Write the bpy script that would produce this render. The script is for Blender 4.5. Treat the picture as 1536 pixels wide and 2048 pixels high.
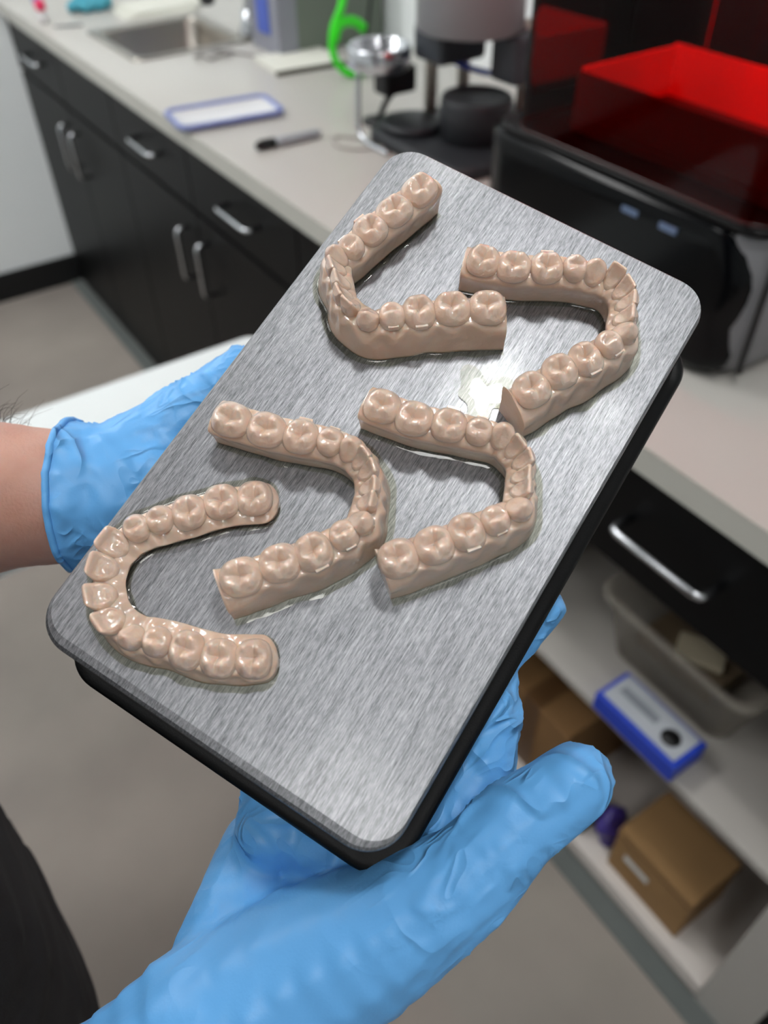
import bpy, bmesh, math, random
import numpy as np
from mathutils import Vector, Matrix, noise

for o in list(bpy.data.objects): bpy.data.objects.remove(o, do_unlink=True)
SC = bpy.context.scene
COL = SC.collection
rnd = random.Random(7)

# ------------------------------------------------------------------ camera
EYE = Vector((0, 0, 1.463))
CR = Vector((0.827569, -0.561287, -0.009315))      # image right
CD = Vector((-0.392987, -0.567416, -0.723603))     # image down
CF = Vector((0.400864, 0.602492, -0.690154))       # view direction
cam = bpy.data.cameras.new('camera'); camo = bpy.data.objects.new('camera', cam); COL.objects.link(camo)
m = Matrix((CR, -CD, -CF)).transposed().to_4x4(); m.translation = EYE
camo.matrix_world = m
cam.sensor_fit = 'VERTICAL'; cam.sensor_height = 36; cam.sensor_width = 27
cam.lens = 36 * 1630 / 2048
cam.clip_start = 0.01; cam.clip_end = 50
cam.dof.use_dof = True; cam.dof.focus_distance = 0.245; cam.dof.aperture_fstop = 9.5
SC.camera = camo

# ------------------------------------------------------------------ world, exposure, lamps
w = bpy.data.worlds.new('world'); SC.world = w; w.use_nodes = True
w.node_tree.nodes['Background'].inputs[0].default_value = (0.8, 0.85, 0.9, 1)
w.node_tree.nodes['Background'].inputs[1].default_value = 0.2
SC.view_settings.view_transform = 'Standard'; SC.view_settings.look = 'None'
SC.view_settings.gamma = 1; SC.view_settings.use_curve_mapping = False
SC.view_settings.exposure = -0.03
CEIL = 2.75
# ceiling fixtures: x, y, size x, size y, emission strength, label
LAMPS = [
    (0.25, 0.02, 0.13, 0.13, 150, 'small bright white ceiling lamp straight above the metal plate'),
    (-0.54, -0.60, 0.30, 0.42, 24, 'square white ceiling panel above and behind the person in black'),
    (0.10, 2.10, 0.6, 0.6, 20, 'square white ceiling panel above the sink end of the counter'),
    (-0.85, 2.25, 0.6, 0.6, 20, 'added square ceiling panel that brightens the white end wall'),  # unseen panel, added to lift the end wall more than the counter
    (-1.15, 1.0, 0.6, 0.6, 9, 'square white ceiling panel over the open floor beside the white table'),
    (-0.3, -1.9, 0.6, 0.6, 6, 'square white ceiling panel at the rear of the room'),
    (0.33, -0.26, 0.06, 0.06, 90, 'second small ceiling lamp beside the bright one over the plate'),
    (0.42, -0.14, 0.06, 0.06, 90, 'third small ceiling lamp in the cluster over the plate'),
    (0.44, 0.46, 0.10, 0.10, 40, 'small white ceiling lamp over the far edge of the metal plate'),
]

# ------------------------------------------------------------------ helpers
def lin(c):
    if isinstance(c, str):
        c = [int(c[i:i+2], 16) / 255 for i in (0, 2, 4)]
    return tuple((x / 12.92 if x <= 0.04045 else ((x + 0.055) / 1.055) ** 2.4) for x in c) + (1,)

def mat(name, col, rough=0.5, metal=0.0, spec=0.5, coat=0.0, emit=0, sss=0, trans=0, ior=1.45,
        nscale=0, namt=0.0, bump=0.0, bscale=0, ndetail=4, col2=None, stretch=None, coatr=0.05):
    M = bpy.data.materials.new(name); M.use_nodes = True
    nt = M.node_tree; b = nt.nodes['Principled BSDF']
    c = lin(col)
    b.inputs['Base Color'].default_value = c
    b.inputs['Roughness'].default_value = rough; b.inputs['Metallic'].default_value = metal
    b.inputs['Specular IOR Level'].default_value = spec
    b.inputs['Coat Weight'].default_value = coat; b.inputs['Coat Roughness'].default_value = coatr
    b.inputs['IOR'].default_value = ior
    b.inputs['Transmission Weight'].default_value = trans
    if sss:
        b.inputs['Subsurface Weight'].default_value = 1.0
        b.inputs['Subsurface Radius'].default_value = (1.0, 0.65, 0.48)
        b.inputs['Subsurface Scale'].default_value = sss
    if emit:
        b.inputs['Emission Color'].default_value = c; b.inputs['Emission Strength'].default_value = emit
    tc = nt.nodes.new('ShaderNodeTexCoord'); mp = nt.nodes.new('ShaderNodeMapping')
    nt.links.new(tc.outputs['Object'], mp.inputs[0])
    if stretch: mp.inputs['Scale'].default_value = stretch
    if nscale:
        n = nt.nodes.new('ShaderNodeTexNoise'); n.inputs['Scale'].default_value = nscale; n.inputs['Detail'].default_value = ndetail
        nt.links.new(mp.outputs[0], n.inputs['Vector'])
        r = nt.nodes.new('ShaderNodeValToRGB')
        r.color_ramp.elements[0].position = 0.32; r.color_ramp.elements[1].position = 0.68
        a = lin(col2) if col2 else tuple(max(0, x * (1 - namt)) for x in c[:3]) + (1,)
        d = c if col2 else tuple(min(1, x * (1 + namt)) for x in c[:3]) + (1,)
        r.color_ramp.elements[0].color = a; r.color_ramp.elements[1].color = d
        nt.links.new(n.outputs['Fac'], r.inputs[0]); nt.links.new(r.outputs[0], b.inputs['Base Color'])
    if bump:
        n2 = nt.nodes.new('ShaderNodeTexNoise'); n2.inputs['Scale'].default_value = bscale; n2.inputs['Detail'].default_value = 3
        nt.links.new(mp.outputs[0], n2.inputs['Vector'])
        bp = nt.nodes.new('ShaderNodeBump'); bp.inputs['Strength'].default_value = bump; bp.inputs['Distance'].default_value = 0.001
        nt.links.new(n2.outputs['Fac'], bp.inputs['Height']); nt.links.new(bp.outputs[0], b.inputs['Normal'])
    return M

def clear_mat(name, tint, gloss=0.6, rough=0.04, ior=1.45):
    """thin clear sheet or film: tinted see-through plus a surface reflection"""
    M = bpy.data.materials.new(name); M.use_nodes = True
    nt = M.node_tree; nt.nodes.remove(nt.nodes['Principled BSDF'])
    out = nt.nodes['Material Output']
    t = nt.nodes.new('ShaderNodeBsdfTransparent'); t.inputs[0].default_value = lin(tint)
    g = nt.nodes.new('ShaderNodeBsdfGlossy'); g.inputs['Roughness'].default_value = rough
    g.inputs[0].default_value = (gloss, gloss, gloss, 1)
    f = nt.nodes.new('ShaderNodeFresnel'); f.inputs[0].default_value = ior
    x = nt.nodes.new('ShaderNodeMixShader')
    nt.links.new(f.outputs[0], x.inputs[0]); nt.links.new(t.outputs[0], x.inputs[1]); nt.links.new(g.outputs[0], x.inputs[2])
    nt.links.new(x.outputs[0], out.inputs[0])
    return M

def put(name, me, material=None, parent=None, smooth=False):
    if material is not None and not me.materials: me.materials.append(material)
    if smooth: me.polygons.foreach_set('use_smooth', [True] * len(me.polygons))
    o = bpy.data.objects.new(name, me); COL.objects.link(o)
    if parent is not None: o.parent = parent
    return o

def tag(o, label, cat, group=None):
    o['label'] = label; o['category'] = cat
    if group: o['group'] = group
    return o

def thing(name, label, cat, loc=(0, 0, 0), group=None, mw=None):
    o = bpy.data.objects.new(name, None); COL.objects.link(o); o.empty_display_size = 0.02
    if mw is not None: o.matrix_world = mw
    else: o.location = loc
    tag(o, label, cat, group)
    bpy.context.view_layer.update()
    return o

def struct(o): o['kind'] = 'structure'; return o

def mesh(name, v, f):
    me = bpy.data.meshes.new(name); me.from_pydata([tuple(p) for p in v], [], f); me.update(); return me

def fix(me):
    bm = bmesh.new(); bm.from_mesh(me); bmesh.ops.recalc_face_normals(bm, faces=bm.faces[:]); bm.to_mesh(me); bm.free(); return me

def box(bm, x0, x1, y0, y1, z0, z1, bev=0.0, seg=2):
    r = bmesh.ops.create_cube(bm, size=1)
    vs = r['verts']
    bmesh.ops.scale(bm, vec=(x1 - x0, y1 - y0, z1 - z0), verts=vs)
    bmesh.ops.translate(bm, vec=((x0 + x1) / 2, (y0 + y1) / 2, (z0 + z1) / 2), verts=vs)
    if bev:
        es = list({e for v in vs for e in v.link_edges})
        bmesh.ops.bevel(bm, geom=es, offset=bev, segments=seg, affect='EDGES', profile=0.5)

def bmdone(bm, name):
    me = bpy.data.meshes.new(name); bm.to_mesh(me); bm.free(); return me

def boxes(name, specs, material, parent=None, bev=0.0, off=(0, 0, 0), smooth=False):
    bm = bmesh.new()
    for s in specs: box(bm, s[0]-off[0], s[1]-off[0], s[2]-off[1], s[3]-off[1], s[4]-off[2], s[5]-off[2], bev if len(s) < 7 else s[6])
    return put(name, bmdone(bm, name), material, parent, smooth)

def tube_geo(pts, r, n=10, closed=False):
    """vertices and faces of a tube of radius r (or list of radii) along pts"""
    P = [Vector(p) for p in pts]; N = len(P)
    V, F = [], []
    up = Vector((0.12, 0.2, 0.97)).normalized()
    prev = None
    for i, p in enumerate(P):
        a = P[i - 1] if (i > 0 or closed) else P[i]; b = P[(i + 1) % N] if (i < N - 1 or closed) else P[i]
        t = (b - a).normalized()
        x = (up.cross(t) if prev is None else prev - t * prev.dot(t))
        if x.length < 1e-6: x = t.orthogonal()
        x.normalize(); prev = x; y = t.cross(x)
        rr = r[i] if isinstance(r, (list, tuple)) else r
        for k in range(n):
            a_ = 2 * math.pi * k / n
            V.append(p + (x * math.cos(a_) + y * math.sin(a_)) * rr)
    M_ = N if closed else N - 1
    for i in range(M_):
        for k in range(n):
            j = (i + 1) % N
            F.append((i * n + k, i * n + (k + 1) % n, j * n + (k + 1) % n, j * n + k))
    if not closed:
        F.append(tuple(range(n))[::-1]); F.append(tuple((N - 1) * n + k for k in range(n)))
    return V, F

def tube(name, pts, r, material, parent=None, n=10, closed=False, smooth=True):
    V, F = tube_geo(pts, r, n, closed)
    return put(name, mesh(name, V, F), material, parent, smooth)

def rrect(x0, x1, y0, y1, r, n=8):
    out = []
    for cx, cy, a0 in ((x1 - r, y1 - r, 0), (x0 + r, y1 - r, 90), (x0 + r, y0 + r, 180), (x1 - r, y0 + r, 270)):
        for i in range(n + 1):
            a = math.radians(a0 + 90 * i / n); out.append((cx + r * math.cos(a), cy + r * math.sin(a)))
    return out

def loft(loops, cap0=True, cap1=True):
    """loops: list of lists of 3-D points, equal length"""
    n = len(loops[0]); V = [p for l in loops for p in l]; F = []
    for i in range(len(loops) - 1):
        for k in range(n):
            F.append((i * n + k, i * n + (k + 1) % n, (i + 1) * n + (k + 1) % n, (i + 1) * n + k))
    if cap0: F.append(tuple(range(n))[::-1])
    if cap1: F.append(tuple((len(loops) - 1) * n + k for k in range(n)))
    return V, F

def lathe(name, prof, material, parent=None, n=28, off=(0, 0, 0), smooth=True):
    loops = [[(off[0] + r * math.cos(2 * math.pi * k / n), off[1] + r * math.sin(2 * math.pi * k / n), off[2] + z) for k in range(n)] for r, z in prof]
    V, F = loft(loops)
    o = put(name, mesh(name, V, F), material, parent, smooth)
    return o

def spline(pts, per=10, closed=False):
    P = [Vector(p) for p in pts]; N = len(P); out = []
    for i in range(N if closed else N - 1):
        g = (lambda j: P[j % N]) if closed else (lambda j: P[min(max(j, 0), N - 1)])
        p0, p1, p2, p3 = g(i - 1), g(i), g(i + 1), g(i + 2)
        for k in range(per):
            t = k / per
            out.append(0.5 * ((2 * p1) + (p2 - p0) * t + (2 * p0 - 5 * p1 + 4 * p2 - p3) * t * t + (3 * p1 - p0 - 3 * p2 + p3) * t ** 3))
    if not closed: out.append(P[-1])
    return out

# ---- smooth bodies grown from chains of spheres
_ico = None
def ico():
    global _ico
    if _ico is None:
        bm = bmesh.new(); bmesh.ops.create_icosphere(bm, subdivisions=2, radius=1)
        _ico = (np.array([v.co[:] for v in bm.verts]), np.array([[v.index for v in f.verts] for f in bm.faces])); bm.free()
    return _ico

def chain(pts, step=0.35):
    """pts: (position, radius or (rx,ry,rz)) -> spheres along the polyline"""
    out = []
    for (a, ra), (b, rb) in zip(pts[:-1], pts[1:]):
        a, b = np.array(a, float), np.array(b, float)
        ra = np.array([ra] * 3 if np.isscalar(ra) else ra, float); rb = np.array([rb] * 3 if np.isscalar(rb) else rb, float)
        n = max(1, int(np.linalg.norm(b - a) / (step * min(ra.min(), rb.min()))))
        for i in range(n + 1):
            t = i / n; out.append((a + (b - a) * t, ra + (rb - ra) * t))
    return out

def grow(spheres, voxel, smooth=8):
    iv, jf = ico(); V, F = [], []; o = 0
    for c, r in spheres:
        V.append(iv * r + c); F.append(jf + o); o += len(iv)
    V = np.concatenate(V); F = np.concatenate(F)
    me = bpy.data.meshes.new('grow'); me.from_pydata(V.tolist(), [], F.tolist()); me.update()
    ob = bpy.data.objects.new('grow', me); COL.objects.link(ob)
    r = ob.modifiers.new('r', 'REMESH'); r.mode = 'VOXEL'; r.voxel_size = voxel
    s = ob.modifiers.new('s', 'SMOOTH'); s.iterations = smooth; s.factor = 0.5
    dg = bpy.context.evaluated_depsgraph_get()
    res = bpy.data.meshes.new_from_object(ob.evaluated_get(dg))
    bpy.data.objects.remove(ob, do_unlink=True); bpy.data.meshes.remove(me)
    return res

def displace(me, fn):
    n = len(me.vertices); co = np.empty(n * 3); no = np.empty(n * 3)
    me.vertices.foreach_get('co', co); me.vertices.foreach_get('normal', no)
    co = co.reshape(-1, 3); no = no.reshape(-1, 3)
    d = fn(co, no)
    me.vertices.foreach_set('co', (co + no * d[:, None]).ravel()); me.update()

# ------------------------------------------------------------------ materials
WHITE = mat('wall_paint', 'F2F7F8', 0.7, nscale=3, namt=0.02)
CEILM = mat('ceiling_paint', '595B5D', 0.9, nscale=2, namt=0.04)
BLACKBASE = mat('black_vinyl', '0B0D0E', 0.55)
CONC = mat('concrete', '978F87', 0.75, nscale=2.2, ndetail=9, col2='827B75', bump=0.2, bscale=90)
COUNTER = mat('counter_laminate', 'BDBBB5', 0.35, nscale=2.3, ndetail=6, col2='B1AEA8', stretch=(1.2, 0.5, 1))
CEDGE = mat('counter_edge', 'B9B8B0', 0.4, nscale=5, namt=0.03)
CAB = mat('charcoal_laminate', '0A0B0C', 0.42, spec=.15, nscale=1.5, namt=0.12, stretch=(1, 1, 0.15))
GAP = mat('cabinet_gap', '060707', 0.8)
MELA = mat('grey_melamine', 'A6A29C', 0.6, nscale=4, namt=0.03)
CHROME = mat('brushed_chrome', 'C8CBCF', 0.22, metal=1.0)
STEEL = mat('sink_steel', 'A9A49C', 0.3, metal=1.0)
LAMPM = mat('lamp_diffuser', 'FFFFFF', 0.5)
# brushed build plate
def brushed():
    M = bpy.data.materials.new('brushed_aluminium'); M.use_nodes = True
    nt = M.node_tree; b = nt.nodes['Principled BSDF']; L = nt.links
    b.inputs['Metallic'].default_value = 1.0
    tc = nt.nodes.new('ShaderNodeTexCoord')
    def nz(scale, stretch, detail=2, rough=0.6):
        mp = nt.nodes.new('ShaderNodeMapping'); mp.inputs['Scale'].default_value = stretch
        L.new(tc.outputs['Object'], mp.inputs[0])
        n = nt.nodes.new('ShaderNodeTexNoise'); n.inputs['Scale'].default_value = scale; n.inputs['Detail'].default_value = detail
        n.inputs['Roughness'].default_value = rough
        L.new(mp.outputs[0], n.inputs['Vector']); return n.outputs['Fac']
    fine = nz(4000, (0.09, 1, 1), 3)
    wide = nz(1700, (0.05, 1, 1), 2)
    grain = nz(4200, (0.35, 1, 1), 2)
    def math_(op, a, c):
        n = nt.nodes.new('ShaderNodeMath'); n.operation = op
        for i, x in enumerate((a, c)):
            if isinstance(x, (int, float)): n.inputs[i].default_value = x
            else: L.new(x, n.inputs[i])
        return n.outputs[0]
    h = math_('ADD', math_('MULTIPLY', fine, 0.55), math_('MULTIPLY', grain, 0.8))
    h = math_('ADD', h, math_('MULTIPLY', wide, 0.35))
    bp = nt.nodes.new('ShaderNodeBump'); bp.inputs['Strength'].default_value = 0.6; bp.inputs['Distance'].default_value = 0.00009
    L.new(h, bp.inputs['Height']); L.new(bp.outputs[0], b.inputs['Normal'])
    rp = nt.nodes.new('ShaderNodeValToRGB')
    rp.color_ramp.elements[0].position = 0.35; rp.color_ramp.elements[0].color = lin('5C5E61')
    rp.color_ramp.elements[1].position = 0.65; rp.color_ramp.elements[1].color = lin('A5A6AA')
    L.new(math_('ADD', math_('MULTIPLY', fine, 0.6), math_('MULTIPLY', wide, 0.4)), rp.inputs[0])
    L.new(rp.outputs[0], b.inputs['Base Color'])
    b.inputs['Roughness'].default_value = 0.45
    b.inputs['Coat Weight'].default_value = 0.15; b.inputs['Coat Roughness'].default_value = 0.12
    return M
PLATE = brushed()
HOUS = mat('black_plastic', '060708', 0.4, spec=.25, bump=0.15, bscale=2500)
LIPM = mat('dark_grey_plastic', '090A0B', 0.5, spec=.25, bump=0.1, bscale=1500)
RESIN = mat('printed_resin', 'E3CCBB', 0.3, spec=0.5, coat=1.0, coatr=0.08, sss=0.0007, nscale=180, col2='DBC1AE', bump=0.55, bscale=380)
RESIN.node_tree.nodes['Principled BSDF'].inputs['Coat IOR'].default_value = 1.8
GUM = mat('printed_resin_base', 'DCC5B3', 0.36, spec=0.5, coat=0.9, coatr=0.1, sss=0.0009, nscale=90, col2='D2B8A4', bump=0.5, bscale=240)
GUM.node_tree.nodes['Principled BSDF'].inputs['Coat IOR'].default_value = 1.7
FILM = clear_mat('wet_resin_film', 'EAEAE0', 0.9, 0.06, 1.35)
def nitrile():
    M = mat('blue_nitrile', '68B0EE', 0.4, spec=0.45, nscale=14, namt=0.05)
    nt = M.node_tree; L = nt.links; b = nt.nodes['Principled BSDF']
    tc = nt.nodes.new('ShaderNodeTexCoord'); at = nt.nodes.new('ShaderNodeAttribute'); at.attribute_name = 'wrinkle'
    def m_(op, *a):
        n = nt.nodes.new('ShaderNodeMath'); n.operation = op; n.use_clamp = op in ('SUBTRACT',)
        for i, x in enumerate(a):
            if isinstance(x, (int, float)): n.inputs[i].default_value = x
            else: L.new(x, n.inputs[i])
        return n.outputs[0]
    def nz(scale, rot, st, det=1.0, dist=0.0):
        mp = nt.nodes.new('ShaderNodeMapping'); mp.inputs['Scale'].default_value = st; mp.inputs['Rotation'].default_value = rot
        L.new(tc.outputs['Object'], mp.inputs[0])
        n = nt.nodes.new('ShaderNodeTexNoise'); n.inputs['Scale'].default_value = scale; n.inputs['Detail'].default_value = det; n.inputs['Distortion'].default_value = dist
        L.new(mp.outputs[0], n.inputs['Vector']); return n.outputs['Fac']
    def ridge_(f, k, p):
        a = m_('ABSOLUTE', m_('MULTIPLY_ADD', f, 2.0, -1.0))
        return m_('POWER', m_('SUBTRACT', 1.0, m_('MULTIPLY', a, k)), p)
    h1 = m_('MULTIPLY', ridge_(nz(70, (.3, .7, .9), (1, .38, .8), 1.0, .6), 3.2, 1.6), m_('SUBTRACT', m_('MULTIPLY', nz(48, (0, 0, 0), (1, 1, 1)), 4.0), 1.6))
    h2 = m_('MULTIPLY', ridge_(nz(120, (.9, .2, -.5), (.45, 1, .7), 1.0, .8), 3.0, 1.5), m_('SUBTRACT', m_('MULTIPLY', nz(60, (1, 2, 0), (1, 1, 1)), 4.0), 1.7))
    h3 = nz(1400, (0, 0, 0), (1, 1, 1), 2)
    h = m_('ADD', m_('MULTIPLY', m_('ADD', h1, m_('MULTIPLY', h2, .55)), at.outputs['Fac']), m_('MULTIPLY', h3, .02))
    bp = nt.nodes.new('ShaderNodeBump'); bp.inputs['Strength'].default_value = 1.0; bp.inputs['Distance'].default_value = 0.0018
    L.new(h, bp.inputs['Height']); L.new(bp.outputs[0], b.inputs['Normal'])
    return M
GLOVE = nitrile()
SKIN = mat('skin', 'C99F90', 0.5, sss=0.003, nscale=60, col2='BC8F7F', bump=0.2, bscale=900)
HAIR = mat('dark_hair', '2A211C', 0.5)
SHIRT = mat('black_cloth', '17191B', 0.85, bump=0.4, bscale=1200)
TROUS = mat('dark_trouser_cloth', '1C1E22', 0.85, bump=0.4, bscale=900)
SHOE = mat('black_shoe', '101010', 0.5)

# ------------------------------------------------------------------ the room
X0, X1, Y0, Y1 = -2.6, 1.30, -2.8, 2.97
def slab(name, x0, x1, y0, y1, z0, z1, m_): return struct(boxes(name, [(x0, x1, y0, y1, z0, z1)], m_))
slab('floor', X0, X1, Y0, Y1, -0.05, 0, CONC)
slab('ceiling', X0, X1, Y0, Y1, CEIL + 0.02, CEIL + 0.07, CEILM)
slab('wall_end', X0, X1, Y1, Y1 + 0.05, 0, CEIL, WHITE)
slab('wall_back', X1, X1 + 0.05, Y0, Y1, 0, CEIL, WHITE)
slab('wall_front', X0 - 0.05, X0, Y0, Y1, 0, CEIL, WHITE)
slab('wall_near', X0, X1, Y0 - 0.05, Y0, 0, CEIL, WHITE)
struct(boxes('baseboard_end', [(X0, 0.628, Y1 - 0.012, Y1, 0, 0.10)], BLACKBASE, bev=0.002))
struct(boxes('shade_strip_1', [(0.587, 0.627, -0.6, Y1 - 0.012, 0, 0.004)], mat('floor_shade_grey', '5B605E', 0.7, nscale=6, namt=0.08), bev=0.001))  # dark strip laid on the floor in place of the cabinet's soft shade

for lx, ly, sx, sy, st, lab in LAMPS:
    t = thing('ceiling_light', lab, 'ceiling light', (lx, ly, CEIL), 'ceiling lights')
    f = 0.012
    boxes('lamp_frame', [(-sx/2-f, sx/2+f, -sy/2-f, -sy/2, -0.012, 0.02), (-sx/2-f, sx/2+f, sy/2, sy/2+f, -0.012, 0.02),
                         (-sx/2-f, -sx/2, -sy/2, sy/2, -0.012, 0.02), (sx/2, sx/2+f, -sy/2, sy/2, -0.012, 0.02)], MELA, t)
    em = mat('lamp_glow', 'FBFBFA', 0.5, emit=st)
    boxes('diffuser', [(-sx/2, sx/2, -sy/2, sy/2, -0.004, 0.006)], em, t)

# ------------------------------------------------------------------ cabinets and counter
XF = 0.625                                                    # front face of doors
def pull(name, y0, z0, y1, z1, parent, off, stand=0.03, r=0.0048):
    """bar pull on the x = XF face; the bar ends at (y0,z0) and (y1,z1)"""
    a = Vector((XF, y0, z0)); b = Vector((XF, y1, z1)); d = Vector((-stand, 0, 0)); u = (b - a).normalized()
    pts = [a, a + d * 0.75, a + d * 0.93 + u * 0.003, a + d + u * 0.010, b + d - u * 0.010, b + d * 0.93 - u * 0.003, b + d * 0.75, b]
    o = tube(name, [p - Vector(off) for p in pts], r, CHROME, parent, 10)
    o['label'] = 'brushed metal bar pull'
    return o

def front(name, y0, y1, z0, z1, parent, off):
    return boxes(name, [(XF, XF + 0.018, y0 + 0.002, y1 - 0.002, z0 + 0.002, z1 - 0.002)], CAB, parent, 0.0012, off)

def cabinet(y0, y1, label, handle_y=None, drawer_handle=True, door_handle=None, top=.874):
    off = (XF, (y0 + y1) / 2, 0)
    t = thing('base_cabinet', label, 'cabinet', off, 'charcoal base cabinets under the counter')
    boxes('carcass', [(XF + 0.019, 1.27, y0 + 0.001, y1 - 0.001, 0.0, top)], GAP, t, 0.0, off)
    d = front('drawer', y0, y1, 0.722, 0.868, t, off)
    if drawer_handle:
        c = handle_y if handle_y else (y0 + y1) / 2
        pull('handle', c + 0.064, 0.80, c - 0.064, 0.80, d, off)
    dd = front('door', y0, y1, 0.012, 0.716, t, off)
    if door_handle: pull('handle', door_handle, 0.665, door_handle, 0.545, dd, off)
    return t
cabinet(2.51, 2.957, 'charcoal base cabinet in the corner against the white end wall', 2.70, True, 2.54)
cabinet(2.105, 2.51, 'charcoal base cabinet under the sink, its top panel without a pull', None, False, 2.45, .74)
cabinet(1.665, 2.105, 'charcoal base cabinet below the tray with the blue rim', 1.87, True, 1.72)
cabinet(1.20, 1.665, 'charcoal base cabinet below the black marker pen', 1.41, True, 1.615)
cabinet(0.66, 1.20, 'charcoal base cabinet hidden mostly behind the metal plate', None, True, 1.15)
# open cabinet on the right
off = (XF, 0.36, 0)
oc = thing('open_shelf_cabinet', 'open grey cabinet with two shelves below a black drawer', 'cabinet', off)
boxes('back_panel', [(1.25, 1.27, 0.066, 0.64, 0.0, 0.874)], MELA, oc, 0, off)
boxes('side_panel', [(XF + 0.004, 1.25, 0.64, 0.659, 0.0, 0.874)], MELA, oc, 0, off)
boxes('side_panel', [(XF, 1.27, -0.012, 0.066, 0.0, 0.716)], mat('pale_panel', 'A9A6A1', 0.55), oc, 0.001, off)
boxes('shelf', [(XF, 1.25, 0.0665, 0.6395, 0.415, 0.433)], MELA, oc, 0.003, off)
boxes('bottom_shelf', [(XF, 1.25, 0.0665, 0.6395, 0.012, 0.05)], mat('shelf_white', 'C9C2BC', 0.5), oc, 0.003, off)
boxes('toe_panel', [(XF + 0.02, XF + 0.04, 0.0665, 0.6395, 0.0, 0.0115)], GAP, oc, 0, off)
boxes('top_rail', [(XF + 0.02, 1.25, 0.0665, 0.6395, 0.70, 0.716)], MELA, oc, 0, off)
d = boxes('drawer', [(XF, XF + 0.019, -0.01, 0.656, 0.705, 0.868)], CAB, oc, 0.0012, off)
d['label'] = 'black drawer front'
pull('handle', 0.412, 0.792, 0.282, 0.792, d, off, 0.034, 0.0055)
cabinet(-0.60, -0.014, 'charcoal base cabinet at the near end of the counter', None, True, -0.08)

# countertop with the sink cut-out
SX0, SX1, SY0, SY1 = 0.715, 0.995, 2.10, 2.40
ct = boxes('countertop', [(0.61, SX0, -0.6, Y1, 0.875, 0.91), (SX1, X1, -0.6, Y1, 0.875, 0.91),
                          (SX0, SX1, -0.6, SY0, 0.875, 0.91), (SX0, SX1, SY1, Y1, 0.875, 0.91)], COUNTER, None, 0)
tag(ct, 'long pale stone-patterned countertop over the dark cabinets', 'countertop')
e = boxes('front_edge', [(0.607, 0.61, -0.6, Y1, 0.874, 0.9095)], CEDGE, ct, 0.0)
off = ((SX0 + SX1) / 2, (SY0 + SY1) / 2, 0.91)
sk = thing('sink', 'small stainless steel sink set into the counter', 'sink', off)
hw, hl = (SX1 - SX0) / 2, (SY1 - SY0) / 2
V, F = loft([[(x, y, z) for x, y in rrect(-a, a, -b, b, r, 5)] for a, b, r, z in
             ((hw + .018, hl + .018, .02, 0.0005), (hw + .018, hl + .018, .02, .004), (hw - .002, hl - .002, .03, .004), (hw - .006, hl - .006, .03, -.004),
              (hw - .012, hl - .012, .035, -.13), (hw - .04, hl - .04, .03, -.15))], False, True)
put('basin', mesh('basin', V, F), STEEL, sk, True)
lathe('drain', [(0.028, -.1495), (0.028, -.147), (0.02, -.146), (0.012, -.148)], CHROME, sk, 20)
fa = thing('faucet', 'chrome faucet bending over the sink beside the tall box', 'faucet', (1.03, 2.13, 0.91))
lathe('base', [(0.03, 0), (0.03, .012), (0.022, .03), (0.02, .06)], CHROME, fa, 20)
tube('spout', spline([(0, 0, .05), (0, 0, .18), (-.03, -.01, .235), (-.08, -.02, .24), (-.115, -.03, .2), (-.12, -.03, .15)], 6), .0125, CHROME, fa, 12)
lathe('spray_head', [(0.013, -.05), (0.018, -.045), (0.019, 0), (0.013, .01)], mat('dark_grey_rubber', '35373A', .5), fa, 16, (-.12, -.03, .14))
tube('lever', [(0, 0, .055), (0.03, -.01, .075), (0.07, -.01, .085)], [.008, .007, .006], CHROME, fa, 10)

# ------------------------------------------------------------------ things on the counter
CZ = 0.9101
def counter_thing(name, label, cat, x, y, z=CZ, group=None, rz=0):
    t = thing(name, label, cat, (x, y, z), group); t.rotation_euler.z = rz; bpy.context.view_layer.update(); return t
PLW = mat('clear_plastic', 'D2D4D6', 0.25, spec=0.5)
BLUE = mat('blue_plastic', '7480B6', 0.4)
# lid with blue rim
t = counter_thing('shallow_tray', 'shallow white tray with a blue rim at the counter edge', 'tray', 0.705, 1.618, rz=-0.12)
V, F = loft([[(x, y, z) for x, y in rrect(-a, a, -b, b, .018, 5)] for a, b, z in ((.104, .056, 0), (.106, .058, .008), (.098, .05, .009), (.095, .047, .003))], True, True)
put('panel', mesh('panel', V, F), PLW, t, True)
loop = [(x, y, .0095) for x, y in rrect(-.106, .106, -.058, .058, .02, 6)]
tube('rim', loop, .0055, BLUE, t, 8, True)
# marker
t = counter_thing('marker_pen', 'grey marker pen with black cap lying on the counter', 'pen', 0.735, 1.409, CZ + .0085, rz=-0.04)
def barrel(name, x0, x1, prof, m_, par):
    V, F = loft([[(x0 + (x1 - x0) * s, r * math.cos(a * math.pi / 8), r * math.sin(a * math.pi / 8)) for a in range(16)] for s, r in prof])
    return put(name, mesh(name, V, F), m_, par, True)
barrel('cap', -.068, -.028, ((0, .004), (.06, .0065), (.15, .0075), (1, .0082)), mat('black_gloss_plastic', '0A0B0C', .3), t)
barrel('barrel', -.028, .066, ((0, .0078), (.1, .0084), (.93, .0082), (1, .0055)), mat('grey_pen_body', '9EA3A8', .4), t)
boxes('cap_clip', [(-.062, -.03, -.0015, .0015, .0075, .0098)], mat('black_clip', '0A0B0C', .3), t, .0005)
# note pad
t = counter_thing('note_pad', 'white paper pad with a dark bound edge near the green hose', 'pad', 1.02, 1.86, rz=-0.1)
boxes('pages', [(-.09, .08, -.075, .07, 0, .008)], mat('paper', 'D8D8CE', .8), t, .001)
boxes('binding', [(-.095, .085, -.083, -.075, 0, .010)], mat('dark_binding', '4A463F', .7), t, .001)
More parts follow.
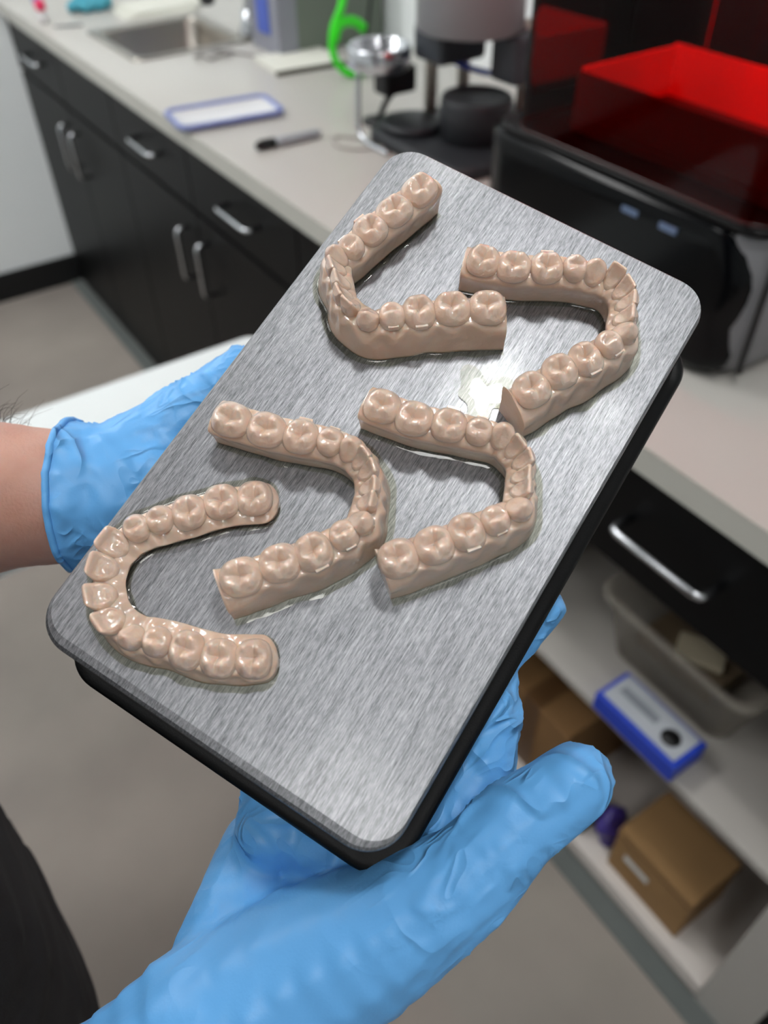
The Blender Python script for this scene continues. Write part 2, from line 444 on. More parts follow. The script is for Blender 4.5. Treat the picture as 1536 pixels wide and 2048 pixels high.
# grey box with blue stripe
t = counter_thing('product_box', 'tall grey-green box with a blue corner stripe behind the pad', 'box', 1.13, 1.985, rz=0.0)
boxes('carton', [(-.13, .16, -.07, .07, 0, .34)], mat('greygreen_card', '6F786D', .6, nscale=4, namt=.06), t, .002)
boxes('corner_stripe', [(-.1335, -.1305, -.068, .068, .0, .335), (-.133, -.085, -.0735, -.0705, .0, .335, 0)], mat('grey_violet_stripe', '8B8D97', .5), t)
boxes('blue_stripe', [(-.137, -.134, -.03, .03, .04, .335)], mat('blue_stripe', '4D63B8', .5), t)
# cable near sink
def coil(cx, cy, r, turns, z=CZ + .003, sq=0.6, ph=0):
    return [(cx + r * (1 - .1 * i / 40) * math.cos(ph + i * .3), cy + sq * r * math.sin(ph + i * .3) * (1 + .15 * math.sin(i)), z + .0012 * (i % 7)) for i in range(int(turns * 21))]
t = tube('cable', spline(coil(.87, 2.02, .045, 2.3) + [(.93, 2.0, CZ + .003), (.965, 1.89, CZ + .003), (.95, 1.85, CZ + .003)], 3), .003, mat('grey_cable', '8E8A86', .5), None, 6)
tag(t, 'thin grey cable coiled on the counter in front of the sink', 'cable')
t = tube('cable', spline([(.86, 1.345, CZ + .003), (.82, 1.385, CZ + .003), (.80, 1.34, CZ + .003), (.83, 1.30, CZ + .003), (.88, 1.29, CZ + .003)], 6), .0022, mat('pale_cable', 'A9A49E', .5), None, 6)
tag(t, 'thin pale wire looped beside the black round base', 'cable')
# green hose
GREEN = mat('green_hose', '35E01C', .35, spec=.5)
t = counter_thing('green_hose', 'bright green flexible hose hanging in a loop behind the chrome ring', 'hose', 1.03, 1.70)
tube('hose_body', spline([(.045, 0.03, .36), (.03, .02, .22), (.012, 0, .145), (-.012, 0, .10), (-.02, -.005, .055), (-.004, -.01, .022), (.018, -.02, .0095), (.04, -.03, .0095)], 7), .0085, GREEN, t, 12)
tube('hose_hook', spline([(-.014, -.002, .075), (.0, -.004, .105), (.035, -.004, .107), (.06, -.006, .09)], 6), .0105, GREEN, t, 12)
# dark prop rod behind hose
t = counter_thing('black_rod', 'thin black rod leaning against the wall behind the green hose', 'rod', 1.20, 1.86)
tube('rod', [(0, 0, 0.004), (.085, .03, .33)], .004, mat('black_rod', '1A1B1B', .4), t, 8)
# things at the far end
t = counter_thing('dropper_bottle', 'small clear bottle with a pink cap at the far counter corner', 'bottle', .64, 2.58)
lathe('bottle_body', [(.012, 0), (.014, .003), (.014, .024), (.008, .028), (.008, .03)], mat('clear_bottle', 'D4D2D2', .3), t, 16)
lathe('cap', [(.011, .03), (.014, .033), (.014, .05), (.008, .055)], mat('pink_cap', 'E0305F', .4), t, 16)
t = counter_thing('dropper_bottle', 'small clear bottle with a blue cap beside the pink-capped one', 'bottle', .655, 2.66)
lathe('bottle_body', [(.012, 0), (.014, .003), (.014, .024), (.008, .028), (.008, .03)], bpy.data.materials['clear_bottle'], t, 16)
lathe('cap', [(.011, .03), (.014, .033), (.014, .05), (.008, .055)], BLUE, t, 16)
t = counter_thing('tweezers', 'thin dark tweezers lying on the counter near the sink', 'tweezers', .68, 2.50, rz=-.35)
for s in (-1, 1):
    tube('arm', spline([(-.036, .0, .003), (0, s * .006, .003), (.036, s * .002, .003)], 5), .002, mat('dark_steel', '6E7276', .3, metal=.8), t, 6)
TEAL = mat('teal_cloth', '4A9DB0', .8, nscale=30, namt=.25)
t = counter_thing('cloth_bundle', 'crumpled teal cloth bundle at the back of the far counter', 'cloth', .79, 2.64)
me = grow(chain([((-.05, 0, .016), .016), ((-.01, .02, .02), .02), ((.05, .0, .018), .018)]) + chain([((-.03, -.02, .014), .014), ((.03, -.02, .02), .02)]), .004, 3)
displace(me, lambda c, n: np.array([.005 * noise.noise(Vector(p) * 60) for p in c]))
put('cloth', me, TEAL, t, True)
for i in range(4):
    t = boxes('paper_sheet', [(-.10, .10, -.07, .07, 0, .0025)], bpy.data.materials['paper'], None, .0)
    t.location = (.93 + .012 * i, 2.53 + .01 * i, CZ + .003 * i); t.rotation_euler.z = -.12 + .07 * i
    tag(t, ['lowest white paper sheet in the pile behind the sink', 'second white paper sheet from below in the pile behind the sink', 'second white paper sheet from the top of the pile behind the sink', 'topmost white paper sheet on the pile behind the sink'][i], 'paper', 'papers on the far counter')

# chrome ring and stand
DKRUB = mat('black_rubber', '0E0F11', .5)
t = counter_thing('filter_stand', 'chrome ring basket on a black stand beside the green hose', 'stand', .90, 1.35)
lathe('ring', [(.052, .118), (.055, .118), (.058, .122), (.058, .152), (.055, .156), (.051, .154), (.051, .122)], CHROME, t, 32)
lathe('basket_floor', [(.050, .121), (.0505, .124)], mat('dark_mesh', '22211F', .5), t, 28)
boxes('bracket', [(.0, .07, -.022, .022, .07, .117)], DKRUB, t, .006)
tube('leg', spline([(-.045, 0, .12), (-.047, 0, .06), (-.05, -.005, .02), (-.052, -.04, .006), (-.05, -.10, .0055)], 6), .005, CHROME, t, 8)
tube('leg', [(.04, 0, .08), (.04, .04, .04), (.035, .06, .0)], .006, DKRUB, t, 8)
lathe('foot', [(.03, 0), (.03, .006), (.012, .012)], DKRUB, t, 20, (.035, .06, 0))
# bench machine
GREYM = mat('grey_machine_shell', '8D8D90', .45, nscale=3, namt=.03)
DKG = mat('dark_grey_machine', '3C4046', .5)
CHAR = mat('charcoal_machine', '1F2226', .5)
t = counter_thing('mixing_machine', 'grey bench machine with steel columns over a black drum', 'machine', 1.03, 1.22)
V, F = loft([[(x, y, z) for x, y in rrect(-.165, .16, -.15, .145, .05, 5)] for z in (0, .016)] + [[(x, y, .022) for x, y in rrect(-.158, .153, -.143, .138, .05, 5)]])
put('base', mesh('base', V, F), CHAR, t, True)
lathe('side_disc', [(.055, 0.0225), (.06, .026), (.06, .034), (.045, .037)], CHAR, t, 28, (-.095, .075, 0))
lathe('drum', [(.06, .0225), (.064, .026), (.064, .088), (.061, .092), (.056, .091), (.053, .086), (.02, .084)], CHAR, t, 36, (-.03, -.03, 0))
for (x, y) in ((-.03, .105), (.03, .085), (.06, -.05)):
    lathe('column', [(.012, .0225), (.012, .20)], mat('satin_column', 'B9B2A8', .45, metal=.5), t, 16, (x, y, 0))
boxes('bracket', [(-.075, .03, .02, .105, .13, .189)], DKG, t, .01)
boxes('bracket', [(.0, .09, -.09, -.02, .11, .189)], DKG, t, .01)
lathe('head', [(.086, .19), (.092, .194), (.092, .42), (.08, .44)], GREYM, t, 40, (-.03, .0, 0))
tube('blue_tube', spline([(-.0, .10, .12), (.03, .06, .105), (.06, .01, .10), (.085, -.04, .10)], 6), .0055, mat('blue_tube', '3C4FB0', .4), t, 8)

# ------------------------------------------------------------------ resin printer
PX = 0.743
t = thing('resin_printer', 'black resin printer with a red see-through cover on the counter', 'printer', (PX, 0.635, CZ))
off = (PX, 0.635, CZ)
PG = mat('printer_grey', '77777A', .4)
PB = mat('printer_black_gloss', '050608', .16, spec=.2)
def pl_loft(name, loops, m_, sm=True, c0=True, c1=True):
    V, F = loft([[(x - off[0], y - off[1], z - off[2]) for x, y, z in l] for l in loops], c0, c1)
    return put(name, fix(mesh(name, V, F)), m_, t, sm)
pl_loft('body', [[(x, y, z) for x, y in rrect(PX + .012 + a, 1.15, .428 + a, .862 - a, .045, 8)] for z, a in ((.913, .02), (.918, .01), (.93, .003), (.95, 0), (1.08, 0), (1.086, .004))], PG)
for fy in (.47, .80):
    for fx in (.80, 1.10):
        lathe('foot', [(.02, -.003), (.022, 0), (.022, .004)], DKRUB, t, 16, (fx - off[0], fy - off[1], .003))
# glossy front panel with its curved right side
yz = [(.865, .915), (.865, 1.088), (.70, 1.092), (.58, 1.092), (.468, 1.088)]
yz += [(p[0], p[1]) for p in spline([(.465, 1.085), (.443, 1.046), (.44, 1.012), (.447, .976), (.440, .952), (.443, .93), (.462, .914)], 5)]
def bulge(y): return .010 * (1 - ((y - .655) / .22) ** 2)
n_ = len(yz)
fr = [(PX + .010 - bulge(y) * .8, y, z) for y, z in yz]; bk = [(PX + .045, y, z) for y, z in yz]
V = [(p[0]-off[0], p[1]-off[1], p[2]-off[2]) for p in fr + bk]
# front built as strips so that it follows the bulge
bm = bmesh.new()
cols = 22
def zlim(y):
    lo = .915; hi = 1.09
    return lo, hi
ring = []
ys = [.845 - (.845 - .442) * i / cols for i in range(cols + 1)]
sc = spline([(.465, 1.085), (.443, 1.046), (.44, 1.012), (.447, .976), (.440, .952), (.443, .93), (.462, .914)], 8)
rows = [.914, .918] + [.93 + (1.078 - .93) * i / 9 for i in range(10)] + [1.086, 1.089]
def right_y(z):
    return min(sc, key=lambda p: abs(p[1] - z))[0]
G = []
for zi, z in enumerate(rows):
    ry = right_y(z); row = []
    for i in range(cols + 1):
        y = .866 - (.866 - ry) * i / cols
        dz = .012 if z in (rows[0], rows[-1]) else (.003 if z in (rows[1], rows[-2]) else 0)
        ed = .010 if i in (0, cols) else 0
        row.append(bm.verts.new((PX + .008 - bulge(y) * .9 + dz + ed - off[0], y - off[1], z - off[2])))
    G.append(row)
for a in range(len(rows) - 1):
    for i in range(cols): bm.faces.new((G[a][i], G[a][i + 1], G[a + 1][i + 1], G[a + 1][i]))
be = [e for e in bm.edges if e.is_boundary]
r_ = bmesh.ops.extrude_edge_only(bm, edges=be)
bmesh.ops.translate(bm, vec=(.03, 0, 0), verts=[g for g in r_['geom'] if isinstance(g, bmesh.types.BMVert)])
bmesh.ops.recalc_face_normals(bm, faces=bm.faces[:])
put('front_panel', bmdone(bm, 'front_panel'), PB, t, True)
pl_loft('deck', [[(x, y, z) for x, y in rrect(PX + .006 + a, 1.16, .424 + a, .866 - a, .045, 8)] for z, a in ((1.0865, .004), (1.09, 0), (1.094, 0), (1.097, .004))], mat('printer_deck', '070708', .4, spec=.2), True)
tube('corner_trim', [(PX + .03 - off[0], .4255 - off[1], z - off[2]) for z in (.93, .98, 1.03, 1.085)], .0035, DKRUB, t, 8)
SCR = mat('display_glyph', '5C6E8C', .4)
for yy in (.600, .544):
    boxes('touch_icon', [(PX - .0015, PX + .004, yy - .012, yy + .012, 1.062, 1.069)], SCR, t, .0005, off)
# inside: open tray and lift column
TRAYM = mat('tray_white_plastic', 'F4EEE8', .5)
tx0, tx1, ty0, ty1 = .80, .975, .452, .765
boxes('resin_tray', [(tx1 - .006, tx1, ty0, ty1, 1.112, 1.172), (tx0 + .006, tx1 - .006, ty1 - .006, ty1, 1.112, 1.170), (tx0 + .006, tx1 - .006, ty0, ty0 + .006, 1.112, 1.170)], TRAYM, t, 0, off)
TRD = mat('tray_shaded_plastic', '4A4648', .5)  # shade on the tray's front wall put into this darker grey; floor shares it
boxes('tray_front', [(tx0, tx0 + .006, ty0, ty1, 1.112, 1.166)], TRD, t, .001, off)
boxes('tray_floor', [(tx0, tx1, ty0, ty1, 1.098, 1.112)], TRD, t, .001, off)
boxes('back_housing', [(1.10, 1.135, .445, .815, 1.098, 1.50)], mat('back_housing', '1C1A1C', .5), t, .004, off)
boxes('added_glow_strip', [(.80, .812, .50, .76, 1.494, 1.499)], mat('added_tray_glow', 'FFF4EE', .5, emit=75), t, 0, off)  # unseen glowing strip added under the cover to brighten the red tray
boxes('lift_column', [(1.04, 1.0995, .56, .70, 1.098, 1.46)], mat('lift_black', '17171A', .4), t, .004, off)
boxes('carriage', [(.90, 1.0395, .585, .675, 1.32, 1.37)], mat('lift_grey', '4A4A4E', .4), t, .004, off)
# red cover: sheet walls around a rounded footprint
RED = clear_mat('red_acrylic', 'FF1010', .22, .05, 1.5)
pl_loft('cover', [[(x, y, z) for x, y in rrect(PX + .008 + a, 1.14, .434 + a, .826 - a, .035, 8)] for z, a in ((1.0975, 0), (1.20, 0), (1.47, .0), (1.50, .006), (1.515, .02))], RED, True, False, True)
tube('cover_rim', [(x - off[0], y - off[1], 1.099 - off[2]) for x, y in rrect(PX + .0085, 1.1395, .4345, .8255, .035, 8)], .0022, mat('cover_rim', '2A0A0C', .3), t, 6, True)

# ------------------------------------------------------------------ on the open shelves
SZ = 0.4335
PLB = bpy.data.materials.new('frosted_plastic'); PLB.use_nodes = True
b = PLB.node_tree.nodes['Principled BSDF']; b.inputs['Base Color'].default_value = lin('B4ADA0'); b.inputs['Roughness'].default_value = .35
b.inputs['Alpha'].default_value = .33
t = thing('storage_bin', 'translucent plastic bin on the upper open shelf', 'bin', (.80, .345, SZ)); off = (.80, .345, SZ)
th = .003
V, F = loft([[(x, y, z) for x, y in rrect(-a, a, -b_, b_, .03, 6)] for a, b_, z in ((.085, .105, 0), (.105, .125, .12), (.115, .135, .122), (.115, .135, .13), (.103, .123, .13), (.083, .103, .004))], True, True)
put('bin_body', mesh('bin_body', V, F), PLB, t, True)
t = boxes('parts_tray', [(-.05, .05, -.07, .07, 0, .03)], mat('brown_plastic', '6B5C48', .6), None, .004); t.location = (.80, .36, SZ + .0045)
tag(t, 'flat brown block lying inside the translucent bin', 'block')
t = boxes('parts_packet', [(-.025, .025, -.035, .035, 0, .012)], mat('cream_packet', 'BCB29A', .6), None, .003); t.location = (.79, .345, SZ + .036); t.rotation_euler.z = .5
tag(t, 'small cream packet on the brown block in the bin', 'packet')
DBLUE = mat('royal_blue_box', '1F3FB2', .45)
t = thing('small_box', 'royal blue box with a pale label and black dot on the shelf edge', 'box', (.648, .313, SZ)); t.rotation_euler.z = .0
boxes('carton', [(-.032, .034, -.073, .073, 0, .035)], DBLUE, t, .002)
boxes('label', [(-.024, .03, -.064, .066, .0352, .0358)], mat('label_grey', 'A9AEB4', .6), t)
boxes('print_block', [(-.002, .012, -.01, .055, .0359, .0363)], mat('label_print', '7F858C', .6), t)
lathe('black_dot', [(.014, .0359), (.014, .037)], mat('black_dot', '07080A', .5), t, 24, (-.0, -.038, 0))
BZ = .0505
KRAFT = mat('kraft_card', '8C6C45', .8, nscale=9, namt=.08)
t = thing('cardboard_box', 'brown cardboard box with a white label on the bottom shelf', 'box', (.70, .215, BZ))
boxes('carton', [(-.055, .06, -.075, .075, 0, .13)], KRAFT, t, .002)
boxes('flap_edge', [(-.057, .062, -.077, .077, .112, .1125)], mat('kraft_dark', '5D452B', .8), t)
boxes('label', [(-.0562, -.0556, .0, .05, .06, .075)], mat('label_white', 'C9C9C6', .7), t)
t = thing('cardboard_box', 'darker brown box at the left end of the bottom shelf', 'box', (.76, .52, BZ))
boxes('carton', [(-.11, .10, -.09, .09, 0, .20)], mat('kraft_deep', '7A5A36', .8, nscale=9, namt=.08), t, .002)
boxes('tape', [(-.1106, -.1101, -.02, .02, .0, .199), (-.11, .1, -.02, .02, .2001, .2006)], mat('tape_brown', '5B4026', .4), t)
t = thing('tape_dispenser', 'black tape dispenser on the bottom shelf beside the cardboard boxes', 'dispenser', (.665, .40, BZ))
boxes('dispenser_base', [(-.025, .025, -.05, .05, 0, .02)], DKRUB, t, .005)
lathe('roll', [(.018, -.012), (.038, -.012), (.038, .012), (.018, .012)], mat('black_tape', '141414', .4), t, 28)
t.children[-1].rotation_euler = (0, math.pi / 2, 0); t.children[-1].location = (0, .0, .052)
t = thing('purple_bag', 'crumpled purple bag squeezed beside the labelled cardboard box', 'bag', (.68, .325, BZ))
me = grow(chain([((0, -.012, .03), (.03, .018, .03)), ((.0, .0, .05), (.035, .02, .035))]), .005, 4)
displace(me, lambda c, n: np.array([.006 * noise.noise(Vector(p) * 45) for p in c]))
put('bag', me, mat('purple_film', '3C2F7A', .3), t, True)

# ------------------------------------------------------------------ white table behind the arm
t = thing('side_table', 'white side table standing on the floor behind the left arm', 'table', (.02, .92, 0))
TW = mat('white_table_top', 'DDE6E6', .35)
V, F = loft([[(x, y, z) for x, y in rrect(-.42 + a, .46 - a, -.06 + a, .18 - a, .02, 5)] for z, a in ((.722, .004), (.726, 0), (.746, 0), (.75, .004))])
put('table_top', mesh('table_top', V, F), TW, t)
for x in (-.37, .41):
    for y in (-.03, .14):
        lathe('leg', [(.012, 0), (.014, .004), (.016, .722)], mat('table_leg', 'BFC4C6', .4), t, 14, (x, y, 0))
boxes('apron', [(-.37, .41, -.035, -.02, .66, .722), (-.37, .41, .13, .145, .66, .722)], TW, t, .001)

# ------------------------------------------------------------------ the build plate, held up at an angle
E1 = Vector((0.4323, -0.8676, -0.2457)); E2 = Vector((-0.8610, -0.3161, -0.3985)); EN = Vector((-0.2681, -0.3838, 0.8836)); PO = Vector((0.1639, 0.2337, 1.3639))
E1.normalize(); E2 = (E2 - E1 * E2.dot(E1)).normalized(); EN = E2.cross(E1)
W_, L_ = .1154, .195
PM = Matrix((E2, E1, EN)).transposed().to_4x4(); PM.translation = PO      # plate frame: x = long way (v), y = short way (u), z = up (w)
def pw(u, v, w_): return PM @ Vector((v / 1000, u / 1000, w_ / 1000))     # millimetres on the plate -> world
cx_, cy_ = L_ / 2, W_ / 2
t = thing('build_platform', 'brushed metal print plate on a black carrier held in both gloved hands', 'print plate', mw=PM @ Matrix.Translation((cx_, cy_, -.031)))
def prr(x0, x1, y0, y1, r, z, n=12): return [(x - cx_, y - cy_, z + .031) for x, y in rrect(x0, x1, y0, y1, r, n)]
R_ = .0115
V, F = loft([prr(.004, L_ - .004, .004, W_ - .004, R_ - .003, -.0042), prr(.0005, L_ - .0005, .0005, W_ - .0005, R_, -.0036), prr(0, L_, 0, W_, R_, -.0030),
             prr(0, L_, 0, W_, R_, -.0015), prr(.0002, L_ - .0002, .0002, W_ - .0002, R_ - .0002, -.0007), prr(.0006, L_ - .0012, .0006, W_ - .0006, R_ - .0008, -.00030), prr(.0009, L_ - .0034, .0009, W_ - .0009, R_ - .002, 0)])
me = mesh('metal_plate', V, F)
pl_o = put('metal_plate', me, PLATE, t, True)
me.shade_flat()
V, F = loft([prr(.004, .193, .004, .1165, .010, -.026), prr(.004, .193, .004, .1165, .010, -.0245), prr(.006, .190, .004, .1150, .010, -.0240), prr(.006, .189, .004, .1125, .010, -.0045)])
put('carrier', mesh('carrier', V, F), HOUS, t, True).data.shade_flat()
V, F = loft([prr(.008, .196, .006, .116, .012, -.031), prr(.0035, .2005, .002, .1205, .013, -.0295), prr(.003, .201, .0015, .121, .013, -.0275), prr(.004, .200, .0025, .120, .012, -.0262), prr(.006, .198, .0045, .118, .011, -.0265)])
put('carrier_lip', mesh('carrier_lip', V, F), LIPM, t, True)

# ------------------------------------------------------------------ dental models
def tooth_mesh(kind, md, bl, ch, seed, root):
    r0 = random.Random(seed); J = lambda a: r0.uniform(-a, a)
    nth = 44; th = np.linspace(0, 2 * np.pi, nth, endpoint=False)
    ex = {'M': 2.6, 'P': 2.4, 'C': 2.2, 'I': 2.4, 'U': 2.6}[kind]
    B = 1 / (np.abs(np.cos(th)) ** ex + np.abs(np.sin(th)) ** ex) ** (1 / ex)
    ux, uy = B * np.cos(th), B * np.sin(th)
    if kind == 'M': ux = ux * (1 + .03 * np.cos(2 * th + J(1))) ; uy = uy * (1 - .05 * ux)
    if kind in 'PC': ux = ux * (1 - .12 * (uy < 0) * np.abs(uy))
    if kind in 'IU': ux = ux * (1 - .30 * np.clip(-uy, 0, 1))
    if kind == 'M':
        cusps = [(.44 + J(.05), .50 + J(.04), 1.0), (-.42 + J(.05), .50 + J(.04), .9), (.42 + J(.05), -.52 + J(.04), 1.1), (-.44 + J(.05), -.50 + J(.04), 1.0)]
        gx = J(.08); gk = J(.12)
        def H(x, y):
            r = np.sqrt(x * x + y * y)
            z = np.zeros_like(x)
            for cx, cy, a in cusps: z += a * 2.0 * np.exp(-((x - cx) ** 2 + (y - cy) ** 2) / .15)
            z += .6 * np.exp(-((np.abs(x) - .82) / .2) ** 2) * np.exp(-(y / .4) ** 2)
            z -= .85 * np.exp(-((y - gk * np.sin(3 * x)) / .085) ** 2) * np.exp(-(x / .62) ** 4)
            z -= .75 * np.exp(-((x - gx - .12 * y) / .08) ** 2) * np.exp(-(y / .9) ** 6)
            z -= .55 * np.exp(-(r / .35) ** 2)
            return z - .9 * np.clip(r, 0, 1.2) ** 8 * .6
        base = .64
    elif kind == 'P':
        def H(x, y):
            r = np.sqrt(x * x + y * y)
            z = 2.1 * np.exp(-((x) ** 2 / .34 + (y - .42) ** 2 / .17)) + 1.3 * np.exp(-((x - .05) ** 2 / .3 + (y + .5) ** 2 / .14))
            z += .5 * np.exp(-((np.abs(x) - .8) / .2) ** 2) * np.exp(-(y / .4) ** 2)
            z -= .7 * np.exp(-((y + .08 - .25 * x * x) / .11) ** 2) * np.exp(-(x / .7) ** 4)
            return z - .6 * r ** 8
        base = .68
    elif kind == 'C':
        def H(x, y):
            r = np.sqrt(x * x + y * y)
            z = 2.5 * np.exp(-(x ** 2 / .5 + (y - .25) ** 2 / .25)) - 1.9 * np.clip(-y, 0, 1) ** 1.1 + .5 * np.exp(-(x ** 2 / .08 + (y + .5) ** 2 / .12))
            return z - .5 * r ** 8
        base = .68
    elif kind == 'I':
        def H(x, y):
            z = 2.3 * np.exp(-np.abs((y - .42) / .40) ** 2.2) - 3.0 * np.clip(.2 - y, 0, 1.3) ** 0.9 + .35 * np.exp(-((np.abs(x) - .75) / .2) ** 2) * (y < .3)
            return z - .25 * np.abs(x) ** 10
        base = .74
    else:
        def H(x, y):
            z = 2.0 * np.exp(-np.abs((y - .68) / .34) ** 2.4) - 1.9 * np.clip(.45 - y, 0, 1.5) ** .8
            z += .75 * np.exp(-((np.abs(x) - .74) / .2) ** 2) * np.clip(.7 - y, 0, 1) + .9 * np.exp(-(x ** 2 / .12 + (y + .62) ** 2 / .07))
            return z - .2 * np.abs(x) ** 10
        base = .62
    rings = []
    rim = base * ch + H(ux, uy)
    lean = {'M': -.4, 'P': -.2, 'C': .3, 'I': .5, 'U': .9}[kind]
    for zf, s in ((-root / ch, .78), (0, .86), (.16, .94), (.34, .99), (.52, 1.0), (.70, .975), (.86, .93), (.95, .895)):
        z = zf * ch * np.ones(nth) if zf <= 0 else zf * rim
        rings.append(np.stack([ux * md / 2 * s, uy * bl / 2 * s + lean * max(zf, 0), z], 1))
    top = .865
    for r in (1, .955, .90, .84, .77, .69, .61, .53, .45, .37, .29, .21, .13, .06):
        z = base * ch + H(ux * r, uy * r)
        rings.append(np.stack([ux * r * md / 2 * top, uy * r * bl / 2 * top + lean, z], 1))
    V = np.concatenate(rings + [np.array([[0, lean, base * ch + float(H(np.zeros(1), np.zeros(1))[0])]])])
    F = []
    n = nth; R = len(rings)
    for i in range(R - 1):
        for k in range(n): F.append((i*n+k, i*n+(k+1) % n, (i+1)*n+(k+1) % n, (i+1)*n+k))
    for k in range(n): F.append(((R-1)*n+k, (R-1)*n+(k+1) % n, R*n))
    F.append(tuple(range(n))[::-1])
    return mesh('tooth', V / 1000, F)

ARCH = {
 'T': [(21.1, 22.9), (18.7, 33.6), (16.0, 43.3), (14.7, 51.8), (13.1, 57.3), (15.6, 60.9), (19.3, 64.3), (22.2, 67.5), (26.0, 68.9), (32.3, 69.9), (37.9, 65.8), (43.9, 60.4), (51.6, 54.3), (60.2, 48.5)],
 'R': [(51.0, 34.7), (59.8, 31.8), (68.3, 27.0), (75.7, 23.1), (81.4, 21.8), (87.0, 21.0), (91.4, 23.2), (94.3, 26.8), (95.8, 31.4), (98.2, 35.3), (96.1, 40.8), (92.8, 48.6), (88.3, 56.0), (84.3, 65.2)],
 'M': [(50.8, 91.5), (60.4, 89.9), (69.8, 86.7), (77.9, 84.0), (84.2, 82.4), (89.0, 83.9), (92.6, 86.2), (94.6, 90.2), (96.4, 93.6), (98.2, 98.4), (94.6, 104.4), (90.0, 111.5), (84.4, 119.2), (78.2, 127.3)],
 'L': [(16.8, 117.2), (27.0, 114.6), (36.4, 111.4), (44.3, 108.5), (50.5, 107.8), (54.7, 109.1), (58.1, 111.1), (61.0, 115.0), (62.6, 118.7), (64.3, 124.1), (62.5, 129.4), (58.1, 137.6), (52.2, 145.0), (45.6, 153.5)],
 'B': [(33.6, 131.9), (26.3, 137.6), (20.3, 145.0), (14.9, 151.2), (10.9, 156.7), (9.1, 163.7), (10.5, 170.4), (14.9, 176.6), (20.9, 180.6), (28.5, 181.4), (34.9, 179.0), (42.8, 176.8), (51.5, 174.0), (59.2, 169.2)],
}
LABEL = {
 'T': 'dental arch model at the far top corner of the metal plate',
 'R': 'dental arch model at the right side of the plate, nearest the printer',
 'M': 'dental arch model in the middle of the plate beside the bright reflection',
 'L': 'dental arch model left of the middle one, curving to the right',
 'B': 'low wide dental arch model at the left corner of the plate, opening right',
}
KINDS = {'low': 'MMMPCIIIICPMMM', 'up': 'MMMPPUUUUCPMMM'}
SIZE = {'M': (10.7, 10.6), 'P': (7.6, 8.4), 'C': (6.8, 7.4), 'I': (5.6, 6.0), 'U': (8.2, 7.8)}

